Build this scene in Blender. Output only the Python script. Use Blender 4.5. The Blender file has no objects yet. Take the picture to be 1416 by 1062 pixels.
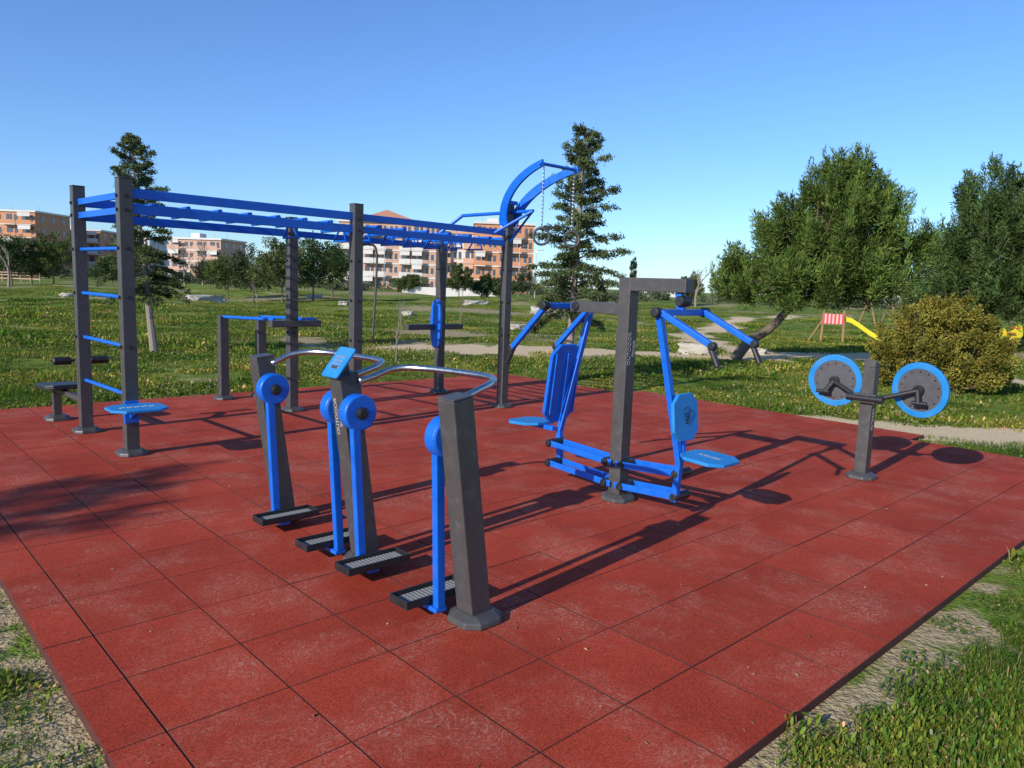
import bpy, math, random
import numpy as np
from mathutils import Vector, Matrix
random.seed(7); rng=np.random.default_rng(7)
S=bpy.context.scene
AN=math.radians(43.2); CA,SA=math.cos(AN),math.sin(AN)
def W(b,a,z=0.0): return Vector((b*CA-a*SA, b*SA+a*CA, z))

# ---------------------------------------------------------------- ground heights
def gh(x,y):
    x=np.asarray(x,float);y=np.asarray(y,float)
    r=np.hypot(x,y); t=np.clip((r-19)/30,0,1); t=t*t*(3-2*t)
    u=np.clip((r-95)/60,0,1)
    return -0.045+t*(1-u)*(0.26*np.sin(x*.13+1.0)*np.cos(y*.11)+0.20*np.sin(x*.33+y*.21)+0.05)
def GZ(x,y): return float(gh(x,y))

# ---------------------------------------------------------------- materials
def newmat(name):
    m=bpy.data.materials.new(name); m.use_nodes=True
    nt=m.node_tree; b=nt.nodes['Principled BSDF']; return m,nt,b
def N(nt,t,**kw):
    n=nt.nodes.new(t)
    for k,v in kw.items():
        if k in n.inputs: n.inputs[k].default_value=v
        else: setattr(n,k,v)
    return n
def ramp(nt,fac,stops):
    r=nt.nodes.new('ShaderNodeValToRGB'); cr=r.color_ramp
    while len(cr.elements)<len(stops): cr.elements.new(.5)
    for e,(p,c) in zip(cr.elements,stops): e.position=p; e.color=(*c,1) if len(c)==3 else c
    nt.links.new(fac,r.inputs[0]); return r
def paint(name,col,rough=.45,dust=.12,nscale=14,metal=0.,spec=.5,bump=0):
    m,nt,b=newmat(name); tc=N(nt,'ShaderNodeTexCoord')
    n1=N(nt,'ShaderNodeTexNoise',Scale=nscale,Detail=4.,Roughness=.65); nt.links.new(tc.outputs['Object'],n1.inputs['Vector'])
    c=np.array(col)
    r=ramp(nt,n1.outputs['Fac'],[(.3,tuple(c*.86)),(.55,tuple(c)),(.8,tuple(c*(1-dust)+np.array([.33,.28,.24])*dust))])
    nt.links.new(r.outputs[0],b.inputs['Base Color'])
    rr=ramp(nt,n1.outputs['Fac'],[(.3,(rough*.85,)*3),(.75,(min(1,rough*1.25),)*3)])
    nt.links.new(rr.outputs[0],b.inputs['Roughness'])
    b.inputs['Metallic'].default_value=metal; b.inputs['Specular IOR Level'].default_value=spec
    if bump:
        n2=N(nt,'ShaderNodeTexNoise',Scale=60.,Detail=1.); nt.links.new(tc.outputs['Object'],n2.inputs['Vector'])
        bp=N(nt,'ShaderNodeBump',Strength=bump,Distance=.006); nt.links.new(n2.outputs['Fac'],bp.inputs['Height'])
        nt.links.new(bp.outputs[0],b.inputs['Normal'])
    return m
M_grey=paint('graphite_powder_coat',(.070,.064,.062),.42,.14)
M_blue=paint('blue_powder_coat',(.004,.13,.62),.38,.05)
M_cyan=paint('light_blue_hdpe',(.012,.22,.56),.5,.12,8)
M_black=paint('black_plastic',(.018,.018,.02),.45,.08)
M_steel=paint('brushed_steel',(.55,.54,.52),.3,.0,30,1.0)
M_tread=paint('worn_tread',(.22,.22,.215),.7,.5,40)
M_white=paint('white_print',(.42,.42,.44),.6,.05)
M_disc=paint('dark_panel',(.085,.083,.09),.6,.1)
M_rock=paint('pale_limestone',(.46,.41,.34),.9,.2,3,bump=.4)
M_wood=paint('weathered_wood',(.30,.17,.08),.8,.1,20)
M_yellow=paint('yellow_plastic',(.75,.62,.03),.4,.03)
M_red=paint('red_plastic',(.6,.06,.05),.45,.05)
M_pinkstripe=paint('striped_panel',(.7,.42,.40),.7,.05)
M_joint=paint('dirty_shaded_tile_edge',(.085,.020,.013),.95,.05,30)  # joint dirt plus painted seam shade that keeps sunlit bevels dark
def mat_bark(name,c): return paint(name,c,.9,.25,12,bump=.6)
M_bark=mat_bark('pine_bark',(.15,.105,.075)); M_bark2=mat_bark('grey_bark',(.26,.21,.17))

def leafmat(name,trans=.25,vary=False):
    m,nt,b=newmat(name)
    at=N(nt,'ShaderNodeAttribute',attribute_name='Col'); col=at.outputs['Color']
    if vary:
        oi=N(nt,'ShaderNodeObjectInfo'); r1=ramp(nt,oi.outputs['Random'],[(0,(.65,.80,.75)),(.45,(1,1,1)),(.8,(1.15,1.06,.9)),(1,(1.8,1.3,1.2))])
        ge=N(nt,'ShaderNodeNewGeometry'); nn=N(nt,'ShaderNodeTexNoise',Scale=.45,Detail=4.,Roughness=.6); nt.links.new(ge.outputs['Position'],nn.inputs['Vector'])
        r2=ramp(nt,nn.outputs['Fac'],[(.34,(.55,.68,.6)),(.5,(1,1,1)),(.66,(1.5,1.22,1.2))])
        m1=N(nt,'ShaderNodeVectorMath',operation='MULTIPLY'); m2=N(nt,'ShaderNodeVectorMath',operation='MULTIPLY')
        nt.links.new(col,m1.inputs[0]); nt.links.new(r1.outputs[0],m1.inputs[1]); nt.links.new(m1.outputs[0],m2.inputs[0]); nt.links.new(r2.outputs[0],m2.inputs[1]); col=m2.outputs[0]
    df=N(nt,'ShaderNodeBsdfDiffuse'); nt.links.new(col,df.inputs['Color'])
    tr=N(nt,'ShaderNodeBsdfTranslucent'); nt.links.new(col,tr.inputs['Color'])
    mx=N(nt,'ShaderNodeMixShader'); mx.inputs[0].default_value=trans
    nt.links.new(df.outputs[0],mx.inputs[1]); nt.links.new(tr.outputs[0],mx.inputs[2])
    nt.nodes.remove(b)
    nt.links.new(mx.outputs[0],nt.nodes['Material Output'].inputs['Surface']); return m
M_leaf=leafmat('foliage',.15); M_grass=leafmat('grass_blades',.25,True)

# rubber
M_rub,nt,b=newmat('red_rubber_granule')
tc=N(nt,'ShaderNodeTexCoord'); geo=N(nt,'ShaderNodeNewGeometry')
n0=N(nt,'ShaderNodeTexNoise',Scale=1.1,Detail=4.,Roughness=.6); nt.links.new(tc.outputs['Object'],n0.inputs['Vector'])
base=ramp(nt,n0.outputs['Fac'],[(.3,(.31,.036,.016)),(.7,(.43,.058,.027))])
isl=N(nt,'ShaderNodeMapRange'); isl.inputs[3].default_value=.90; isl.inputs[4].default_value=1.08
nt.links.new(geo.outputs['Random Per Island'],isl.inputs[0])
mul=N(nt,'ShaderNodeVectorMath',operation='SCALE'); nt.links.new(base.outputs[0],mul.inputs[0]); nt.links.new(isl.outputs[0],mul.inputs['Scale'])
gr=N(nt,'ShaderNodeTexVoronoi',Scale=230.); nt.links.new(tc.outputs['Object'],gr.inputs['Vector'])
grr=ramp(nt,gr.outputs['Color'],[(.0,(.5,.5,.5)),(1.,(1.5,1.5,1.5))])
mulg=N(nt,'ShaderNodeVectorMath',operation='MULTIPLY'); nt.links.new(mul.outputs[0],mulg.inputs[0]); nt.links.new(grr.outputs[0],mulg.inputs[1])
d1=N(nt,'ShaderNodeTexNoise',Scale=2.1,Detail=4.,Roughness=.65,Distortion=.3); nt.links.new(tc.outputs['Object'],d1.inputs['Vector'])
d1r=ramp(nt,d1.outputs['Fac'],[(.47,(0,0,0)),(.66,(1,1,1))])
d2=N(nt,'ShaderNodeTexNoise',Scale=7.,Detail=3.,Roughness=.6,Distortion=1.2); nt.links.new(tc.outputs['Object'],d2.inputs['Vector'])
wv=N(nt,'ShaderNodeMath',operation='MULTIPLY'); wv.inputs[1].default_value=70.; nt.links.new(d2.outputs['Fac'],wv.inputs[0])
sn=N(nt,'ShaderNodeMath',operation='SINE'); nt.links.new(wv.outputs[0],sn.inputs[0])
d2r=ramp(nt,sn.outputs[0],[(.1,(0,0,0)),(.95,(1,1,1))])
d4=N(nt,'ShaderNodeTexNoise',Scale=45.,Detail=3.,Roughness=.8); nt.links.new(tc.outputs['Object'],d4.inputs['Vector'])
d4r=ramp(nt,d4.outputs['Fac'],[(.38,(0,0,0)),(.62,(1,1,1))])
dm=N(nt,'ShaderNodeMath',operation='MULTIPLY'); nt.links.new(d1r.outputs[0],dm.inputs[0]); nt.links.new(d2r.outputs[0],dm.inputs[1])
dmb=N(nt,'ShaderNodeMath',operation='MULTIPLY'); nt.links.new(dm.outputs[0],dmb.inputs[0]); nt.links.new(d4r.outputs[0],dmb.inputs[1])
dm2=N(nt,'ShaderNodeMath',operation='MULTIPLY'); nt.links.new(dmb.outputs[0],dm2.inputs[0]); dm2.inputs[1].default_value=.58
d3r=N(nt,'ShaderNodeMath',operation='MULTIPLY'); nt.links.new(d1r.outputs[0],d3r.inputs[0]); d3r.inputs[1].default_value=.06
ad=N(nt,'ShaderNodeMath',operation='ADD',use_clamp=True); nt.links.new(dm2.outputs[0],ad.inputs[0]); nt.links.new(d3r.outputs[0],ad.inputs[1])
mx=N(nt,'ShaderNodeMix',data_type='RGBA'); nt.links.new(ad.outputs[0],mx.inputs[0]); nt.links.new(mulg.outputs[0],mx.inputs[6]); mx.inputs[7].default_value=(.60,.34,.24,1)
nt.links.new(mx.outputs[2],b.inputs['Base Color']); b.inputs['Roughness'].default_value=.8; b.inputs['Specular IOR Level'].default_value=.15

# ground
M_gr,nt,b=newmat('field_ground')
tc=N(nt,'ShaderNodeTexCoord')
def noi(s,d=6.,r=.65,dist=0.):
    n=N(nt,'ShaderNodeTexNoise',Scale=s,Detail=d,Roughness=r,Distortion=dist); nt.links.new(tc.outputs['Object'],n.inputs['Vector']); return n
ga=noi(.22,4.); gb=noi(2.6,5.); gc=noi(38.,4.,.75)
green=ramp(nt,ga.outputs['Fac'],[(.3,(.085,.14,.022)),(.5,(.15,.205,.032)),(.7,(.25,.26,.065))])
det=ramp(nt,gc.outputs['Fac'],[(.25,(.5,.5,.45)),(.5,(1,1,1)),(.75,(1.5,1.45,1.3))])
gm=N(nt,'ShaderNodeVectorMath',operation='MULTIPLY'); nt.links.new(green.outputs[0],gm.inputs[0]); nt.links.new(det.outputs[0],gm.inputs[1])
soil=ramp(nt,gc.outputs['Fac'],[(.25,(.20,.14,.07)),(.5,(.40,.30,.16)),(.75,(.58,.47,.28))])
at=N(nt,'ShaderNodeAttribute',attribute_name='soil')
sm=N(nt,'ShaderNodeMath',operation='ADD'); nt.links.new(at.outputs['Fac'],sm.inputs[0])
gbr=N(nt,'ShaderNodeMapRange'); gbr.inputs[1].default_value=.35; gbr.inputs[2].default_value=.65; gbr.inputs[3].default_value=-.45; gbr.inputs[4].default_value=.42
nt.links.new(gb.outputs['Fac'],gbr.inputs[0]); nt.links.new(gbr.outputs[0],sm.inputs[1])
smr=ramp(nt,sm.outputs[0],[(.3,(0,0,0)),(.6,(1,1,1))])
mx=N(nt,'ShaderNodeMix',data_type='RGBA'); nt.links.new(smr.outputs[0],mx.inputs[0]); nt.links.new(gm.outputs[0],mx.inputs[6]); nt.links.new(soil.outputs[0],mx.inputs[7])
ap=N(nt,'ShaderNodeAttribute',attribute_name='path')
pr=N(nt,'ShaderNodeMath',operation='ADD'); nt.links.new(ap.outputs['Fac'],pr.inputs[0])
g4=N(nt,'ShaderNodeMapRange'); g4.inputs[1].default_value=.3; g4.inputs[2].default_value=.7; g4.inputs[3].default_value=-.4; g4.inputs[4].default_value=.4
nt.links.new(gb.outputs['Fac'],g4.inputs[0]); nt.links.new(g4.outputs[0],pr.inputs[1])
prr=ramp(nt,pr.outputs[0],[(.35,(0,0,0)),(.65,(1,1,1))])
pc=ramp(nt,gc.outputs['Fac'],[(.25,(.52,.36,.19)),(.6,(.76,.58,.35)),(.8,(.84,.70,.48))])
mx2=N(nt,'ShaderNodeMix',data_type='RGBA'); nt.links.new(prr.outputs[0],mx2.inputs[0]); nt.links.new(mx.outputs[2],mx2.inputs[6]); nt.links.new(pc.outputs[0],mx2.inputs[7])
nt.links.new(mx2.outputs[2],b.inputs['Base Color']); b.inputs['Roughness'].default_value=.95; b.inputs['Specular IOR Level'].default_value=.05
gd_=noi(30.,2.)
bp=N(nt,'ShaderNodeBump',Strength=.8,Distance=.03); nt.links.new(gd_.outputs['Fac'],bp.inputs['Height']); nt.links.new(bp.outputs[0],b.inputs['Normal'])

# ---------------------------------------------------------------- mesh helpers
def obj(name,me,parent=None,mat=None,smooth=False):
    o=bpy.data.objects.new(name,me); S.collection.objects.link(o)
    if parent: o.parent=parent
    if mat: me.materials.append(mat)
    if smooth:
        for p in me.polygons: p.use_smooth=True
    return o
def empty(name,b=0,a=0,z=0,world=None,rot=AN):
    o=bpy.data.objects.new(name,None); S.collection.objects.link(o); o.empty_display_size=.2
    o.location=W(b,a,z) if world is None else world
    o.rotation_euler=(0,0,rot); return o
class MB:
    def __init__(s): s.v=[]; s.f=[]
    def add(s,vs,fs):
        k=len(s.v); s.v+= [tuple(v) for v in vs]; s.f+=[tuple(i+k for i in f) for f in fs]
    def box(s,c,sz,M=None):
        hx,hy,hz=sz[0]/2,sz[1]/2,sz[2]/2
        vs=[Vector((x,y,z)) for x in(-hx,hx) for y in(-hy,hy) for z in(-hz,hz)]
        if M is not None: vs=[M@v for v in vs]
        vs=[v+Vector(c) for v in vs]
        s.add(vs,[(0,1,3,2),(4,6,7,5),(0,4,5,1),(2,3,7,6),(0,2,6,4),(1,5,7,3)])
    def bar(s,p0,p1,w,h,up=(0,0,1)):
        p0=Vector(p0);p1=Vector(p1);d=(p1-p0);L=d.length;d.normalize();up=Vector(up)
        if abs(d.dot(up))>.98: up=Vector((0,1,0))
        x=d.cross(up).normalized(); z=x.cross(d)
        M=Matrix((x,d,z)).transposed(); s.box((p0+p1)/2,(w,L,h),M)
    def tube(s,pts,rad,n=10,cap=True):
        pts=[Vector(p) for p in pts]; k=len(pts)
        if not hasattr(rad,'__len__'): rad=[rad]*k
        vs=[];fs=[]; prev=None
        for i,p in enumerate(pts):
            d=(pts[min(i+1,k-1)]-pts[max(i-1,0)]).normalized()
            if prev is None:
                up=Vector((0,0,1)) if abs(d.z)<.9 else Vector((1,0,0)); x=d.cross(up).normalized()
            else: x=(prev-d*prev.dot(d)).normalized()
            prev=x; y=d.cross(x)
            for j in range(n):
                t=2*math.pi*j/n; vs.append(p+(x*math.cos(t)+y*math.sin(t))*rad[i])
        for i in range(k-1):
            for j in range(n):
                j2=(j+1)%n; fs.append((i*n+j,i*n+j2,(i+1)*n+j2,(i+1)*n+j))
        if cap: fs.append(tuple(range(n-1,-1,-1))); fs.append(tuple((k-1)*n+j for j in range(n)))
        s.add(vs,fs)
    def torus(s,c,R,r,M=None,n=24,m=8):
        vs=[];fs=[]
        for i in range(n):
            t=2*math.pi*i/n
            for j in range(m):
                q=2*math.pi*j/m; v=Vector(((R+r*math.cos(q))*math.cos(t),(R+r*math.cos(q))*math.sin(t),r*math.sin(q)))
                if M is not None: v=M@v
                vs.append(v+Vector(c))
                fs.append((i*m+j,((i+1)%n)*m+j,((i+1)%n)*m+(j+1)%m,i*m+(j+1)%m))
        s.add(vs,fs)
    def plate(s,outline,t,c,M):
        n=len(outline); vs=[Vector((x,y,-t/2)) for x,y in outline]+[Vector((x,y,t/2)) for x,y in outline]
        vs=[M@v+Vector(c) for v in vs]
        s.add(vs,[tuple(range(n-1,-1,-1)),tuple(range(n,2*n))]+[(i,(i+1)%n,n+(i+1)%n,n+i) for i in range(n)])
    def make(s,name,parent,mat,bevel=0,smooth=False):
        me=bpy.data.meshes.new(name); me.from_pydata(s.v,[],s.f); me.update()
        o=obj(name,me,parent,mat,smooth)
        if bevel:
            m=o.modifiers.new('bevel','BEVEL'); m.width=bevel; m.segments=2; m.limit_method='ANGLE'; m.angle_limit=math.radians(40)
        return o
def smoothpath(pts,sub=6):
    P=[Vector(p) for p in pts]; P=[P[0]*2-P[1]]+P+[P[-1]*2-P[-2]]; out=[]
    for i in range(1,len(P)-2):
        for k in range(sub):
            t=k/sub; a,b_,c,d=P[i-1],P[i],P[i+1],P[i+2]
            out.append(.5*((2*b_)+(c-a)*t+(2*a-5*b_+4*c-d)*t*t+(3*b_-a-3*c+d)*t**3))
    out.append(P[-2]); return out
def octo(w,h,c): return [(-w/2+c,-h/2),(w/2-c,-h/2),(w/2,-h/2+c),(w/2,h/2-c),(w/2-c,h/2),(-w/2+c,h/2),(-w/2,h/2-c),(-w/2,-h/2+c)]
I3=Matrix.Identity(3)
def RX(d): return Matrix.Rotation(math.radians(d),3,'X')
def RY(d): return Matrix.Rotation(math.radians(d),3,'Y')
def RZ(d): return Matrix.Rotation(math.radians(d),3,'Z')
def text(name,parent,body,size,loc,M,mat):
    cu=bpy.data.curves.new(name,'FONT'); cu.body=body; cu.size=size; cu.align_x='CENTER'; cu.align_y='CENTER'; cu.extrude=.0008
    cu.materials.append(mat); o=bpy.data.objects.new(name,cu); S.collection.objects.link(o); o.parent=parent
    o.matrix_local=Matrix.Translation(loc)@M.to_4x4(); return o
PW=.112
def foot(mb,x,y):
    o1=octo(.25,.25,.06); o2=octo(.24,.24,.058); o3=octo(.155,.155,.02)
    vs=[(x+p,y+q,0) for p,q in o1]+[(x+p,y+q,.03) for p,q in o2]+[(x+p,y+q,.055) for p,q in o3]
    fs=[tuple(range(7,-1,-1)),tuple(range(16,24))]
    for r in (0,8): fs+=[(r+i,r+(i+1)%8,r+8+(i+1)%8,r+8+i) for i in range(8)]
    mb.add(vs,fs)
def post(mb,x,y,h,top=True):
    mb.box((x,y,h/2+.01),(PW,PW,h-.02)); 
    if top: mb.box((x,y,h+.003),(PW+.006,PW+.006,.012))
    foot(mb,x,y)

# ---------------------------------------------------------------- rubber mat
mb=MB(); T=.48
def tile(x0,x1,y0,y1):
    gx=.0012+random.uniform(0,.0010); gy=.0008+random.uniform(0,.0007); c=.0025; x0+=gx;x1-=gx;y0+=gy;y1-=gy; j=random.uniform(-.002,0.0)
    vs=[(x0,y0,-.045),(x1,y0,-.045),(x1,y1,-.045),(x0,y1,-.045),(x0,y0,-c+j),(x1,y0,-c+j),(x1,y1,-c+j),(x0,y1,-c+j),(x0+c,y0+c,j),(x1-c,y0+c,j),(x1-c,y1-c,j),(x0+c,y1-c,j)]
    fs=[(0,3,2,1),(8,9,10,11)]
    for r in(0,4): fs+=[(r+i,r+(i+1)%4,r+4+(i+1)%4,r+4+i) for i in range(4)]
    mb.add(vs,fs)
bx=[.65,.85]; 
while bx[-1]<9.3: bx.append(bx[-1]+T)
ay=[1.23]
while ay[-1]<10.3: ay.append(ay[-1]+T)
for i in range(len(bx)-1):
    for j in range(len(ay)-1):
        sh=.0015 if i%2 else 0
        tile(bx[i]+sh,bx[i+1],ay[j],ay[j+1])
for j in range(4,len(ay)-7): tile(bx[-1],bx[-1]+T,ay[j],ay[j+1])
MATB1=bx[-1]; MATB2=bx[-1]+T; MATA=ay[-1]; AJ0=ay[4]; AJ1=ay[len(ay)-7]
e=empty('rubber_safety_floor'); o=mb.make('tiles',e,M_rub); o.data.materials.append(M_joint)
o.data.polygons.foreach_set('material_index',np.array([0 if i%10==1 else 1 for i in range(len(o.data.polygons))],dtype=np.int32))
def onmat(b,a,m=0.0):
    return ((b>.65-m)&(b<MATB1+m)&(a>1.23-m)&(a<MATA+m))|((b>MATB1-.1)&(b<MATB2+m)&(a>AJ0-m)&(a<AJ1+m))

# ---------------------------------------------------------------- climbing rig
e=empty('monkey_bar_climbing_frame')
P1=(2.0,8.5);P2=(2.06,7.22);P3=(4.42,7.28);P4=(4.32,8.59);P5=(6.82,7.45);P6=(6.9,8.97)
g=MB()
for p,h in ((P1,2.46),(P2,2.45),(P3,2.46),(P4,2.36),(P5,2.72),(P6,2.36)): post(g,p[0],p[1],h)
g.bar((4.01,8.53,1.09),(4.66,8.53,1.09),.1,.08)
g.bar((6.25,8.9,1.0),(7.25,8.9,1.0),.1,.08)
g.make('posts',e,M_grey,.006)
bl=MB()
def rail(p,q,z,off,h=.075,w=.03):
    p=Vector((p[0],p[1]+off,z));q=Vector((q[0],q[1]+off,z)); bl.bar(p,q,w,h)
for z in (2.33,2.195):
    rail(P2,P3,z,0,.085); rail(P3,P5,z+ .0,0); rail(P1,P4,z-.02,0,.085); rail(P4,P6,z-.02,0)
bl.bar((P1[0],P1[1],2.31),(P2[0],P2[1],2.31),.03,.06); bl.bar((P1[0],P1[1],2.18),(P2[0],P2[1],2.18),.03,.06)
bl.bar((P5[0],P5[1],2.25),(P6[0],P6[1],2.25),.03,.06)
bl.make('side_rails',e,M_blue,.004)
r=MB()
for z in(1.85,1.42,.98,.54): r.tube([(P1[0],P1[1],z),(P2[0],P2[1],z)],.018,12)
for i in range(1,8):
    t=i/8; x=2.03+t*2.37
    r.tube([(x,7.25,2.25),(x,8.55,2.24)],.018,10)
for i in range(1,7):
    t=i/7; x=4.4+t*2.45
    r.tube([(x,7.28+.17*t,2.25),(x,8.59+.38*t,2.23)],.018,10)
r.tube([(6.6,8.75,2.3),(6.83,8.42,2.6),(6.83,7.0,2.6),(6.83,7.40,2.24)],.024,12)
r.tube([(6.55,7.45,2.3),(6.83,7.0,2.6)],.02,10)
r.make('rungs',e,M_blue,smooth=False)
h=MB()
for i in range(1,7):
    t=i/7; x=4.4+t*2.45
    for y in (7.62+.1*t,8.15+.1*t):
        h.tube([(x,y-.05,2.235),(x-.02,y-.14,2.10),(x-.02,y+.14,2.10),(x,y+.05,2.235)],.014,8)
        h.torus((x,y-.05,2.25),.024,.007,RY(90),12,6); h.torus((x,y+.05,2.25),.024,.007,RY(90),12,6)
h.tube([(3.9,7.75,2.235),(3.9,7.62,2.08),(3.9,7.95,2.08),(3.9,7.82,2.235)],.014,8)
h.make('hanging_grips',e,M_blue)
arms=MB()
def arc(pstart,pend,w=.016,hh=.13):
    n=14; pts=[]
    for i in range(n+1):
        t=i/n; th=t*math.pi/2*.80
        y=pstart[1]+(pend[1]-pstart[1])*(1-math.cos(th))/(1-math.cos(math.pi/2*.8))
        z=pstart[2]+(pend[2]-pstart[2])*math.sin(th)/math.sin(math.pi/2*.8)
        x=pstart[0]+(pend[0]-pstart[0])*t
        pts.append(Vector((x,y,z)))
    vs=[];fs=[]
    for i,p in enumerate(pts):
        d=(pts[min(i+1,n)]-pts[max(i-1,0)]).normalized(); nrm=d.cross(Vector((1,0,0))).normalized(); sx=Vector((1,0,0))
        hw=hh*(1-.5*i/n)/2*1.25
        for a_,b_ in((-1,-1),(1,-1),(1,1),(-1,1)): vs.append(p+sx*a_*w+nrm*b_*hw)
    for i in range(n):
        for j in range(4): fs.append((i*4+j,i*4+(j+1)%4,(i+1)*4+(j+1)%4,(i+1)*4+j))
    fs+=[(3,2,1,0),(n*4,n*4+1,n*4+2,n*4+3)]
    arms.add(vs,fs)
arc((6.745,7.44,2.42),(6.48,6.5,3.11)); arc((6.895,7.44,2.42),(7.10,6.5,3.11))
arms.tube([(6.44,6.52,3.10),(7.14,6.52,3.10)],.02,10)
arms.bar((6.76,7.37,2.72),(6.9,7.37,2.72),.02,.05)
arms.make('curved_ring_arms',e,M_blue,.003)
ch=MB(); rg=MB()
for x in(6.52,7.06):
    z=3.07; k=0
    while z>2.36:
        ch.torus((x,6.52,z),.014,.0035,RX(90) if k%2 else RX(90)@RY(90),8,5); z-=.023; k+=1
    rg.torus((x,6.52,2.25),.098,.016,RZ(-30)@RX(90),32,10)
ch.make('ring_chains',e,M_steel); rg.make('gym_rings',e,M_disc,smooth=True)
bc=MB()
for p in (P1,P2,P3,P5,P4,P6):
    for z in (1.85,1.42,.98,2.3,2.18):
        bc.tube([(p[0]-PW/2-.014,p[1],z),(p[0]-PW/2,p[1],z)],.016,10)
        bc.tube([(p[0],p[1]-PW/2-.014,z),(p[0],p[1]-PW/2,z)],.016,10)
bc.make('bolt_caps',e,M_black)
pl=MB(); pl.plate(octo(.46,.40,.09),.022,(2.03,6.93,.47),I3); pl.make('step_plate',e,M_cyan,.004)
pp=MB()
for k in range(5): pp.torus((2.03-.12+.06*k,6.93,.482),.022,.0025,I3,14,5)
pp.make('step_plate_print',e,M_white)
pb=MB(); pb.bar((2.06,7.17,.36),(2.04,6.9,.455),.05,.05); pb.bar((2.05,7.16,.30),(2.05,7.16,.5),.12,.03); pb.bar((1.95,6.93,.445),(2.13,6.93,.445),.04,.028); pb.make('step_bracket',e,M_blue,.004)
pd=MB(); ell=[(.12*math.copysign(abs(math.cos(t))**.75,math.cos(t)),.36*math.copysign(abs(math.sin(t))**.75,math.sin(t))) for t in np.linspace(0,2*math.pi,24,endpoint=False)]
pd.plate(ell,.04,(6.72,8.83,1.05),RZ(90)@RX(90)); pd.make('back_pad',e,M_blue,.006)
g=MB(); post(g,3.98,9.87,1.10); post(g,4.5,9.87,1.10); g.make('dip_posts',e,M_grey,.006)
d=MB(); d.tube([(3.98,9.87,1.10),(4.06,8.53,1.14)],.02,12); d.tube([(4.5,9.87,1.10),(4.6,8.53,1.14)],.02,12); d.make('dip_bars',e,M_blue)
s=MB(); s.plate(octo(.36,.62,.07),.05,(1.92,9.25,.39),RX(-4)); s.make('situp_board',e,M_black,.01)
s=MB(); s.box((1.92,9.35,.19),(.08,.08,.36)); foot(s,1.92,9.35); s.bar((1.98,8.5,.34),(1.92,9.4,.34),.07,.05); s.bar((2.0,8.52,.62),(2.0,8.75,.7),.05,.05); s.make('situp_frame',e,M_grey,.005)
s=MB(); s.tube([(1.78,8.78,.71),(2.3,8.78,.71)],.012,10)
for x0,x1 in((1.78,1.95),(2.12,2.3)):
    s.tube([(x0,8.78,.71),(x0+.01,8.78,.71),(x1-.01,8.78,.71),(x1,8.78,.71)],[.03,.042,.042,.03],14)
s.make('foot_rollers',e,M_black,smooth=False)
s=MB(); s.tube(smoothpath([(4.46,7.28,2.02),(4.56,7.25,2.04),(4.64,7.22,1.98),(4.64,7.22,1.6),(4.60,7.22,.95)]),.013,8); s.make('hooked_pole',e,M_grey,smooth=True)

# ---------------------------------------------------------------- air walker
e=empty('outdoor_air_walker')
g=MB(); th=8.1
aP=(4.73,3.68,2.68)
for a in aP:
    M=RY(-th); L=1.135
    c=Vector((2.32,a,0))+M@Vector((0,0,L/2))
    g.box(c,(PW*1.08,PW*1.08,L),M); foot(g,2.32,a)
    cc=Vector((2.32,a,0))+M@Vector((0,0,L+.004)); g.box(cc,(PW*1.1,PW*1.1,.012),M)
g.make('posts',e,M_grey,.006)
h=MB()
for pts in ([(2.21,3.60,1.09),(2.30,3.60,1.11),(2.44,3.59,1.15),(2.55,3.45,1.16),(2.63,3.1,1.16),(2.6,2.92,1.16),(2.48,2.80,1.155),(2.32,2.76,1.12),(2.2,2.745,1.08)],
            [(2.21,3.76,1.09),(2.32,3.77,1.11),(2.47,3.80,1.15),(2.56,3.95,1.16),(2.54,4.35,1.16),(2.46,4.55,1.16),(2.33,4.64,1.14),(2.2,4.665,1.08)]):
    h.tube(smoothpath(pts,5),.0185,12)
h.make('handrails',e,M_steel,smooth=True)
hb=MB(); cp=MB(); ar=MB(); pe=MB(); tr=MB()
for ap,sg in((4.73,-1),(3.68,1),(3.68,-1),(2.68,1)):
    y0=ap+sg*.062; bx_=2.19; z=.92
    hb.tube([(bx_,y0,z),(bx_,y0+sg*.01,z),(bx_,y0+sg*.075,z),(bx_,y0+sg*.082,z)],[.09,.102,.102,.094],36)
    cp.tube([(bx_,y0+sg*.08,z),(bx_,y0+sg*.10,z),(bx_,y0+sg*.108,z)],[.036,.034,.022],18)
    ya=y0+sg*.06; dx={4.73:.01,3.68:.02,2.68:.0}[ap]
    ar.bar((bx_-.03,ya,z-.06),(bx_+dx,ya,.055),.042,.05,up=(1,0,0))
    ar.bar((bx_+dx,ya-sg*.02,.045),(bx_+dx,ya+sg*.14,.045),.07,.025)
    yp=ya+sg*.11; xc=bx_+.03
    pe.box((xc,yp,.075),(.40,.15,.012))
    for q in(-1,1):
        pe.box((xc,yp+q*.071,.092),(.40,.008,.036)); pe.box((xc+q*.196,yp,.092),(.008,.134,.036))
    tr.box((xc,yp,.0835),(.375,.128,.005))
    for k in range(16): tr.box((xc-.172+k*.023,yp,.087),(.007,.12,.004))
hb.make('hub_housings',e,M_blue,.004); cp.make('axle_caps',e,M_black); ar.make('swing_arms',e,M_blue,.006); pe.make('footplates',e,M_black,.002); tr.make('footplate_tread',e,M_tread)
s=MB(); Ms=RY(-52); cs=Vector((2.13,3.68,1.19)); s.plate(octo(.20,.17,.012),.012,cs,Ms); s.make('instruction_sign',e,M_cyan,.002)
s=MB(); s.bar((2.15,3.68,1.1),(2.135,3.68,1.18),.08,.06); s.make('sign_bracket',e,M_grey,.003)
text('sign_print',e,'AIR WALK\nslow pace\n30 sec x 3\nrest 1 min',.022,cs+Ms@Vector((0,0,.0075)),Ms@RZ(-90),M_white)
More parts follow.
